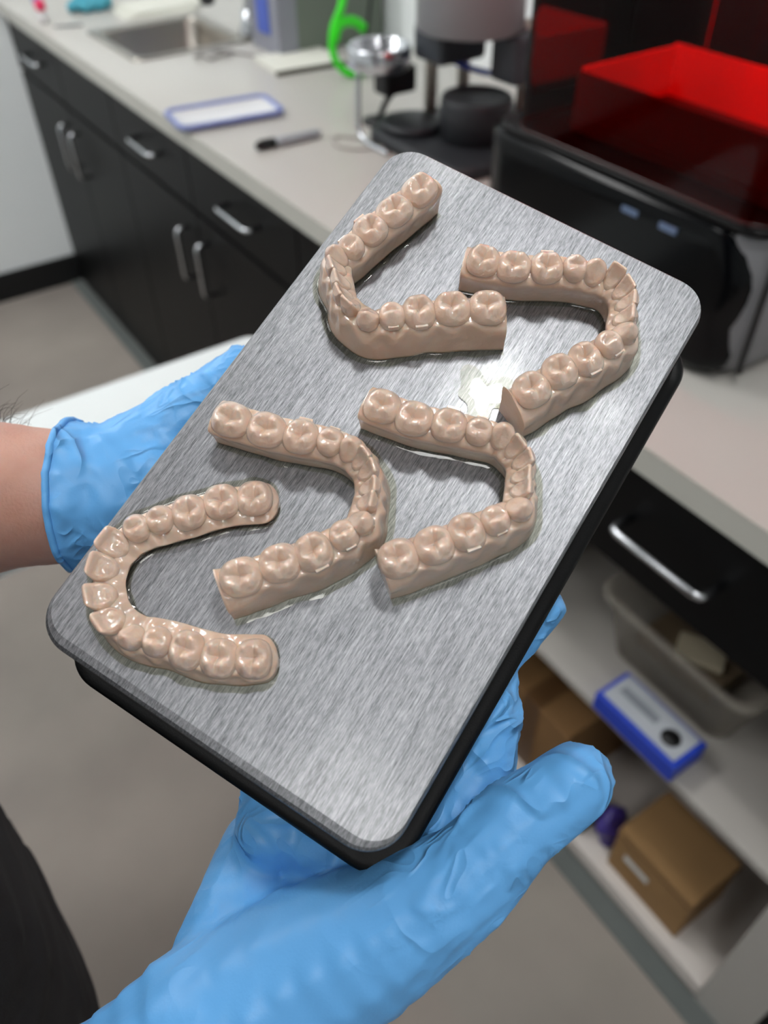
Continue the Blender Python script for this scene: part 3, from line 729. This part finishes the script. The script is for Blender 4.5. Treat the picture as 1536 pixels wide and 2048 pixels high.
def build_arch(key, Hg, crown, kinds, ext, fin, wi, wo, rnd_end=0):
    P = np.array([(v, u) for u, v in ARCH[key]], float)           # plate frame x = v, y = u
    ctr = P.mean(0)
    t = thing('dental_model', LABEL[key], 'dental model', group='printed dental models on the plate',
              mw=PM @ Matrix.Translation((ctr[0] / 1000, ctr[1] / 1000, 0)))
    P = P - ctr
    # centre line, extended past the last teeth
    d0 = (P[0] - P[1]) / np.linalg.norm(P[0] - P[1]); d1 = (P[-1] - P[-2]) / np.linalg.norm(P[-1] - P[-2])
    Q = np.vstack([P[0] + d0 * ext[0], P, P[-1] + d1 * ext[1]])
    S = np.array([p[:] for p in spline([(a, b, 0) for a, b in Q], 14)])[:, :2]
    for _ in range(30): S[1:-1] = S[1:-1] * .5 + (S[:-2] + S[2:]) * .25
    seg = np.r_[0, np.cumsum(np.linalg.norm(np.diff(S, axis=0), axis=1))]
    N = 170; ss = np.linspace(0, seg[-1], N)
    C = np.stack([np.interp(ss, seg, S[:, 0]), np.interp(ss, seg, S[:, 1])], 1)
    Tn = np.gradient(C, axis=0); Tn /= np.linalg.norm(Tn, axis=1)[:, None]
    Nn = np.stack([-Tn[:, 1], Tn[:, 0]], 1)
    mid = N // 2; inner = (C[0] + C[-1]) / 2
    if Nn[mid] @ (C[mid] - inner) < 0: Nn = -Nn
    ts = np.array([ss[np.argmin(((C - p) ** 2).sum(1))] for p in P])
    phase = np.interp(ss, ts, np.arange(len(ts)), left=0, right=len(ts) - 1)
    sca = np.cos(2 * np.pi * phase)                               # 1 at a tooth, -1 between two
    ant = np.exp(-((phase - 6.5) / 2.6) ** 2)                     # 1 at the front teeth
    rows = []
    for i in range(N):
        s = sca[i]; a = ant[i]
        w_i = wi * (1 - .25 * a); w_o = wo * (1 - .22 * a)
        ln = noise.noise(Vector((ss[i] * .13, ord(key), 0))) ; l2 = noise.noise(Vector((ss[i] * .3, ord(key), 7)))
        prof = [(-w_i + .6 + .3 * ln, 0), (-w_i + .5 + .3 * ln, Hg * .25), (-w_i + .1 + .3 * l2, Hg * .55), (-w_i - .5, Hg * .82 - .3 * s),
                (-w_i - .2, Hg * .95 - .4 * s), (-w_i + 1.2, Hg + .5 - .6 * s), (-w_i + 2.6, Hg + .9 - .5 * s), (0, Hg + .9 - .5 * s), (w_o - 3.1, Hg + .7 - .5 * s),
                (w_o - 1.7, Hg + .3 - .7 * s), (w_o - .8 + .35 * s, Hg * .9 - .4 * s), (w_o - .3 + .45 * s + .3 * l2, Hg * .68), (w_o + .1 + .3 * s * (.5) + .5 * ln, Hg * .42), (w_o + .6 + .7 * ln, Hg * .15), (w_o + .8 + .7 * ln, 0)]
        pp = [p[:2] for p in spline([(x, z, 0) for x, z in prof], 3)]
        e0, e1 = ss[i], ss[-1] - ss[i]
        out = []
        for (x, z) in pp:
            for e_, f_ in ((e0, fin[0]), (e1, fin[1])):
                if e_ < 3.2 and z > Hg * .4:
                    k = (1 - e_ / 3.2) ** 1.5 * f_ * (z / Hg) ** 2
                    z = z + k * (1.15 - .12 * (x + w_i))if True else z
            if rnd_end:
                e_ = min(e0, e1)
                if e_ < rnd_end:
                    q_ = 1 - e_ / rnd_end; x = x * math.sqrt(max(1 - q_ * q_, .02)); z = z * (1 - .35 * q_ ** 3)
            p = C[i] + Nn[i] * x
            out.append((p[0] / 1000, p[1] / 1000, max(z, 0) / 1000 + .0001))
        rows.append(out)
    V, F = loft(rows)
    me = fix(mesh('gum_base', V, F)); g = put('gum_base', me, GUM, t, True)
    for p in me.polygons:
        if len(p.vertices) > 4: p.use_smooth = False
    # wet film around the foot
    V, F = [], []
    for i in range(N):
        for sgn, wdt, k0 in ((-1, 1.5, 0), (1, 1.9, -1)):
            q = np.array(rows[i][k0][:2]); nn = Nn[i] * sgn / 1000
            wv = wdt * (1 + .5 * noise.noise(Vector((ss[i] * .18, sgn * 3.0 + ord(key), 1))))
            for o_, z in ((-.3, .8), (.2, .42), (.5 * wv, .2), (wv, .02)):
                V.append((q[0] + nn[0] * o_, q[1] + nn[1] * o_, z / 1000 + .0001))
    for i in range(N - 1):
        for b_ in (0, 4):
            for k in range(3): F.append((i*8+b_+k, i*8+b_+k+1, (i+1)*8+b_+k+1, (i+1)*8+b_+k))
    fm = mesh('resin_film', V, F)
    bm = bmesh.new(); bm.from_mesh(fm); bm.normal_update()
    bmesh.ops.reverse_faces(bm, faces=[f for f in bm.faces if f.normal.z < 0]); bm.to_mesh(fm); bm.free()
    put('resin_film', fm, FILM, t, True)
    # teeth
    for j, kd in enumerate(kinds):
        i = int(np.argmin(abs(ss - ts[j])))
        md, bl = SIZE[kd]
        gap = [np.linalg.norm(P[j] - P[q]) for q in (j - 1, j + 1) if 0 <= q < len(P)]
        md = max(md * .85, min(md * 1.05, np.mean(gap) * 1.07)) if kd in 'MP' else max(md * .8, min(md, np.mean(gap) * 1.2))
        ch = crown * {'M': .95, 'P': .98, 'C': 1.12, 'I': 1.1, 'U': 1.2}[kd]
        me = tooth_mesh(kd, md, bl, ch, ord(key) * 31 + j, min(3.5, Hg * .7))
        o = put('tooth', me, RESIN, t, True)
        tx, nx = Tn[i], Nn[i]
        hand = tx[0] * nx[1] - tx[1] * nx[0]
        tx = tx if hand > 0 else -tx
        rot = Matrix(((tx[0], nx[0], 0), (tx[1], nx[1], 0), (0, 0, 1))).to_4x4()
        rr = random.Random(j * 7 + ord(key))
        rot = rot @ Matrix.Rotation(rr.uniform(-.08, .08), 4, 'Z') @ Matrix.Rotation(rr.uniform(-.05, .05), 4, 'X')
        rot.translation = (P[j][0] / 1000, P[j][1] / 1000, (Hg - .3) / 1000)
        o.matrix_local = rot
        if key != 'B' and j in (2, 3, 9, 10, 11):
            bw = md * .2 / 1000
            y_ = bl / 2 / 1000
            a = boxes('attachment', [(-bw, bw, y_ - .0012, y_ + .0001, ch * .18 / 1000, ch * .46 / 1000)], RESIN, o, .0002)
    return t

build_arch('T', 10.5, 7.0, KINDS['low'], (5.2, 5.6), (3.5, 1.0), 4.6, 6.4)
build_arch('R', 10.5, 7.0, KINDS['low'], (6.0, 6.8), (1.5, 5.0), 4.6, 6.4)
build_arch('M', 10.5, 7.0, KINDS['low'], (5.6, 4.9), (2.0, 2.5), 4.6, 6.4)
build_arch('L', 10.5, 7.0, KINDS['low'], (5.6, 6.4), (2.0, 2.5), 4.6, 6.4)
build_arch('B', 4.2, 6.6, KINDS['up'], (6.4, 6.2), (0.3, 0.3), 6.6, 5.4, 5.0)

# clear resin puddle between the arches
pts = []
for k in range(40):
    a = 2 * math.pi * k / 40
    r = 8.5 + 2.2 * math.sin(3 * a + 1) + 1.6 * math.sin(5 * a)
    pts.append((r * math.cos(a) * .95, r * math.sin(a) * 1.0))
V, F = loft([[(x * q / 1000, y * q / 1000, z / 1000) for x, y in pts] for q, z in ((1.0, .02), (.96, .16), (.85, .24), (.5, .26))], False, True)
po = put('resin_puddle', mesh('resin_puddle', V, F), clear_mat('clear_resin', 'F6F6F0', 1.0, .03, 1.5), None, True)
po.matrix_world = PM @ Matrix.Translation((.0675, .0715, .0001))
tag(po, 'clear wet resin puddle catching the lamp reflection on the metal plate', 'puddle')

# ------------------------------------------------------------------ the person holding the plate
pe = thing('person', 'person in black holding the plate with two blue gloved hands', 'person', (-0.2, 0.24, 0))
PB_ = Vector((-0.2, 0.24, 0))
def loc(v): return np.array(v[:]) - np.array(PB_[:])
def hp(u, v, w_): return loc(pw(u, v, w_))
mm = .001
R_WR = hp(99.9, 262.3, -44); R_EL = np.array((-.27, -.02, 1.10)) - np.array(PB_[:])
L_WR = hp(-46.4, 159.1, -48); L_FA = hp(-62.1, 167.7, -48); L_EL = np.array((-.20, .42, 1.17)) - np.array(PB_[:])
SHR = np.array((-.03, -.20, 1.40)); SHL = np.array((-.03, .20, 1.40))
# forearm width axis is close to round
body = []
body += chain([((0, 0, .98), (.12, .155, .11)), ((0, 0, 1.12), (.115, .14, .1)), ((0, 0, 1.28), (.12, .16, .1)), ((-.01, 0, 1.38), (.09, .15, .07))], .3)
body += chain([((-.01, 0, 1.42), .058), ((.0, 0, 1.53), .055)])
body += chain([((.015, 0, 1.575), (.075, .062, .06)), ((.005, 0, 1.64), (.098, .078, .085)), ((0, 0, 1.68), (.096, .078, .085))], .25)
body += [(np.array((.105, 0, 1.615)), np.array((.018, .013, .02))), (np.array((.085, 0, 1.565)), np.array((.02, .026, .016)))]
for s in (-1, 1):
    body += [(np.array((0, s * .08, 1.625)), np.array((.018, .01, .03)))]
body += chain([(SHR, .058), (R_EL, .042), (R_EL + (R_WR - R_EL) * .35, .040), (hp(72, 340, -60), .029), (hp(88, 300, -52), .0245), (hp(95, 278, -49), .022)])
body += chain([(SHL, .058), (L_EL, .042), (L_EL + (L_FA - L_EL) * .4, .039), (L_FA, .0280), (L_WR, .0258), (hp(-40, 154, -48), .0245), (hp(-32, 149, -48), .021)])
for s in (-1, 1):
    body += chain([((0, s * .085, .95), .085), ((.0, s * .09, .52), .058), ((-.02, s * .09, .12), .042), ((-.01, s * .09, .05), .04)])
me = grow(body, .006, 6)
put('body', me, SKIN, pe, True)
# eyes and hair
for s in (-1, 1):
    lathe('eye', [(.004, -.011), (.010, -.006), (.0118, 0), (.010, .006), (.004, .011)], mat('eye_white', 'E6E2DC', .2), pe, 14, (.088, s * .032, 1.635))
hair = chain([((-.03, 0, 1.66), (.082, .084, .08)), ((.0, 0, 1.705), (.098, .082, .068))], .3) + chain([((-.06, 0, 1.56), (.04, .06, .05)), ((-.04, 0, 1.66), (.07, .08, .07))], .3)
put('hair', grow(hair, .007, 3), HAIR, pe, True)
# clothes
sh = chain([((0, 0, .97), (.152, .178, .08)), ((.005, 0, 1.08), (.153, .172, .10)), ((.005, 0, 1.28), (.140, .178, .10)), ((-.01, 0, 1.37), (.108, .165, .075))], .3)
for S_, E_ in ((SHR, R_EL), (SHL, L_EL)): sh += chain([(S_, .073), (S_ + (E_ - S_) * .62, .060)])
me = grow(sh, .008, 4)
displace(me, lambda c, n: np.array([.006 * noise.noise(Vector((p[0] * 9, p[1] * 9, p[2] * 5))) + .003 * noise.noise(Vector(p) * 22) for p in c]))
put('shirt', me, SHIRT, pe, True)
tr = chain([((0, 0, .98), (.128, .165, .07)), ((0, 0, .90), (.13, .17, .09))], .3)
for s in (-1, 1): tr += chain([((0, s * .085, .88), .098), ((.0, s * .09, .52), .076), ((-.02, s * .09, .10), .066)])
put('trousers', grow(tr, .009, 5), TROUS, pe, True)
for s in (-1, 1):
    me = grow(chain([((-.04, s * .09, .045), (.045, .042, .044)), ((.06, s * .095, .034), (.06, .045, .033)), ((.15, s * .10, .028), (.045, .042, .027))], .3), .006, 4)
    put('shoe', me, SHOE, pe, True)

def ridge(p, sc, pw_=3, z=0.0):
    v = 1 - abs(noise.noise(Vector((p[0] * sc[0], p[1] * sc[1], p[2] * sc[2] + z)))) * 2.2
    return max(v, 0) ** pw_

def cuff_cut(me, co, no, r=.0011):
    bm = bmesh.new(); bm.from_mesh(me)
    bmesh.ops.bisect_plane(bm, geom=bm.verts[:] + bm.edges[:] + bm.faces[:], plane_co=co, plane_no=no, clear_outer=True)
    be = [e for e in bm.edges if e.is_boundary]
    if be:
        nb = {}
        for e in be:
            for a, b in (e.verts, reversed(e.verts)): nb.setdefault(a, []).append(b)
        st = be[0].verts[0]; lp = [st]; cur = nb[st][0]; pr = st
        while cur != st and len(lp) < 5000:
            lp.append(cur); nx = [q for q in nb[cur] if q != pr]
            pr, cur = cur, nx[0] if nx else st
        pts = [v.co.copy() for v in lp[::2]]
        V, F = tube_geo(pts, r, 6, True)
        vs = [bm.verts.new(v) for v in V]
        for f in F: bm.faces.new([vs[k] for k in f])
    for f in bm.faces: f.smooth = True
    bm.to_mesh(me); bm.free(); return me

def G(l): return chain([(hp(*p[:3]), p[3] * mm) for p in l])
# right hand: thumb to the right of the plate, palm and fingers underneath
rg = []
rg += G([(149.5, 149, -20, 11.3), (141.5, 167, -22, 12.6), (137, 187, -27, 15.3), (125, 211, -35, 20), (112, 234, -42, 24), (100, 262, -46, 27)])
rg += G([(88, 300, -52, 29), (100, 262, -46, 28), (108, 228, -62, 22)])
rg += G([(112, 228, -66, 19), (110, 200, -66, 16), (92, 204, -66, 15), (82, 217, -66, 15), (92, 244, -60, 20)])
rg += G([(125, 222, -50, 19), (124, 196, -54, 14), (128, 172, -46, 11.5), (128.5, 158, -44, 10.5), (122, 143, -42.5, 9.8), (114, 130, -41.5, 9)])
rg += G([(110, 200, -56, 14), (109, 146, -46, 10.8), (113.5, 122, -44, 10), (118, 105, -41.5, 8.6)])
rg += G([(95, 202, -56, 14), (84, 147, -46, 10.5), (88, 120, -43.5, 9.6), (90.5, 106, -41, 8.6)])
rg += G([(82, 208, -55, 13), (66, 162, -45, 9.6), (65, 142, -42.5, 8.8), (66.5, 129, -40.5, 8)])
me = grow(rg, .0013, 10)
tipw = hp(150, 148, -19); mcp = hp(137, 187, -26)
thdir = (tipw - mcp) / np.linalg.norm(tipw - mcp)
th2 = np.cross(thdir, np.array(EN[:])); th2 /= np.linalg.norm(th2); th3 = np.cross(th2, thdir)
thn = hp(113, 232, -26)
def gl_wr(c, n):
    out = np.empty(len(c))
    for i, p in enumerate(c):
        wt = wr_weight(p)
        mk = max(0, .3 + noise.noise(Vector(p) * 45 + Vector((3, 1, 2))))
        q = p - mcp; a, b, d = float(q @ thdir), float(q @ th2), float(q @ th3)
        out[i] = .0017 * wt * mk * ridge((a * .55 + b * .6, b - a * .3, d), (95, 130, 90), 3) + .0005 * noise.noise(Vector(p) * 32)
    return out
def wr_weight(p):
    q = p - mcp; a = float(q @ thdir)
    return .08 + .92 * min(1, max(0, float(np.linalg.norm(p - thn)) / .03 - .8)) * (1 if a > -.05 else .35)
def weights(me, fn):
    at = me.attributes.new('wrinkle', 'FLOAT', 'POINT')
    at.data.foreach_set('value', [float(fn(np.array(v.co))) for v in me.vertices])
displace(me, gl_wr)
cut = hp(91, 290, -50); cutn = hp(88, 300, -52) - hp(100, 262, -46)
cuff_cut(me, cut, cutn)
weights(me, wr_weight)
g = put('glove', me, GLOVE, pe); g['label'] = 'blue nitrile glove on the right hand'
# left hand: comes in from the left, palm under the plate
lg = []
lg += G([(-66, 171, -48, 29.5), (-50, 161, -48, 28.5), (-40, 154, -48, 27.5), (-28, 146, -50, 26), (-10, 132, -56, 24)])
lg += G([(-20, 142, -54, 24), (4, 135, -60, 18), (20, 128, -58, 15)])
lg += G([(-22, 128, -52, 20), (0, 112, -58, 17), (14, 106, -56, 14)])
lg += G([(-32, 140, -48, 19), (-26, 121, -45, 14), (-19, 102, -42, 11), (-14, 86, -41, 10)])
for (a, b_, c_) in (((14, 104, -54), (34, 86, -45), (54, 74, -41)), ((20, 112, -55), (44, 96, -46), (64, 84, -41)), ((22, 121, -55), (44, 108, -46), (64, 98, -41)), ((20, 130, -55), (40, 120, -45), (54, 114, -40.5))):
    lg += G([(*a, 12.5), (*b_, 10), (*c_, 8.6)])
me = grow(lg, .0014, 9)
def gl_wl(c, n):
    return np.array([.0022 * ridge((p[0] + .5 * p[1], p[1], p[2]), (40, 75, 70), 7) * max(0, .5 + noise.noise(Vector(p) * 30)) + .0005 * noise.noise(Vector(p) * 40) + .0004 * ridge(p, (110, 80, 100), 4, 3) for p in c])
displace(me, gl_wl)
cut = hp(-39, 153.5, -48); cutn = hp(-66, 171, -48) - hp(-40, 154, -48)
cuff_cut(me, cut, cutn, .0013)
weights(me, lambda p: .8)
g = put('glove', me, GLOVE, pe); g['label'] = 'blue nitrile glove on the left hand'
# short dark hairs on the left forearm
V, F = [], []
hr = random.Random(3)
ax = (L_FA - L_EL) / np.linalg.norm(L_FA - L_EL)
upw = np.array(EN[:]); s1 = np.cross(ax, upw); s1 /= np.linalg.norm(s1); s2 = np.cross(s1, ax)
for k in range(320):
    a = hr.uniform(-2.3, .7); q = hr.uniform(-.05, .008)
    rad = .0273 + (-q) * .05
    base = L_FA + ax * q + (s1 * math.sin(a) + s2 * math.cos(a)) * (rad - .0015)
    nrm = s1 * math.sin(a) + s2 * math.cos(a)
    ln = hr.uniform(.007, .018); bend = ax * hr.uniform(.3, .9) + (s1 * hr.uniform(-.4, .4))
    pts = [Vector(base + (nrm * t_ * (1 - .45 * t_) + bend * t_ * t_) * ln) for t_ in (0, .35, .7, 1.0)]
    v, f = tube_geo(pts, [.00010, .00009, .00006, .00003], 4)
    o_ = len(V); V += v; F += [tuple(i + o_ for i in ff) for ff in f]
h = put('arm_hair', mesh('arm_hair', V, F), HAIR, pe); h['kind'] = 'stuff'
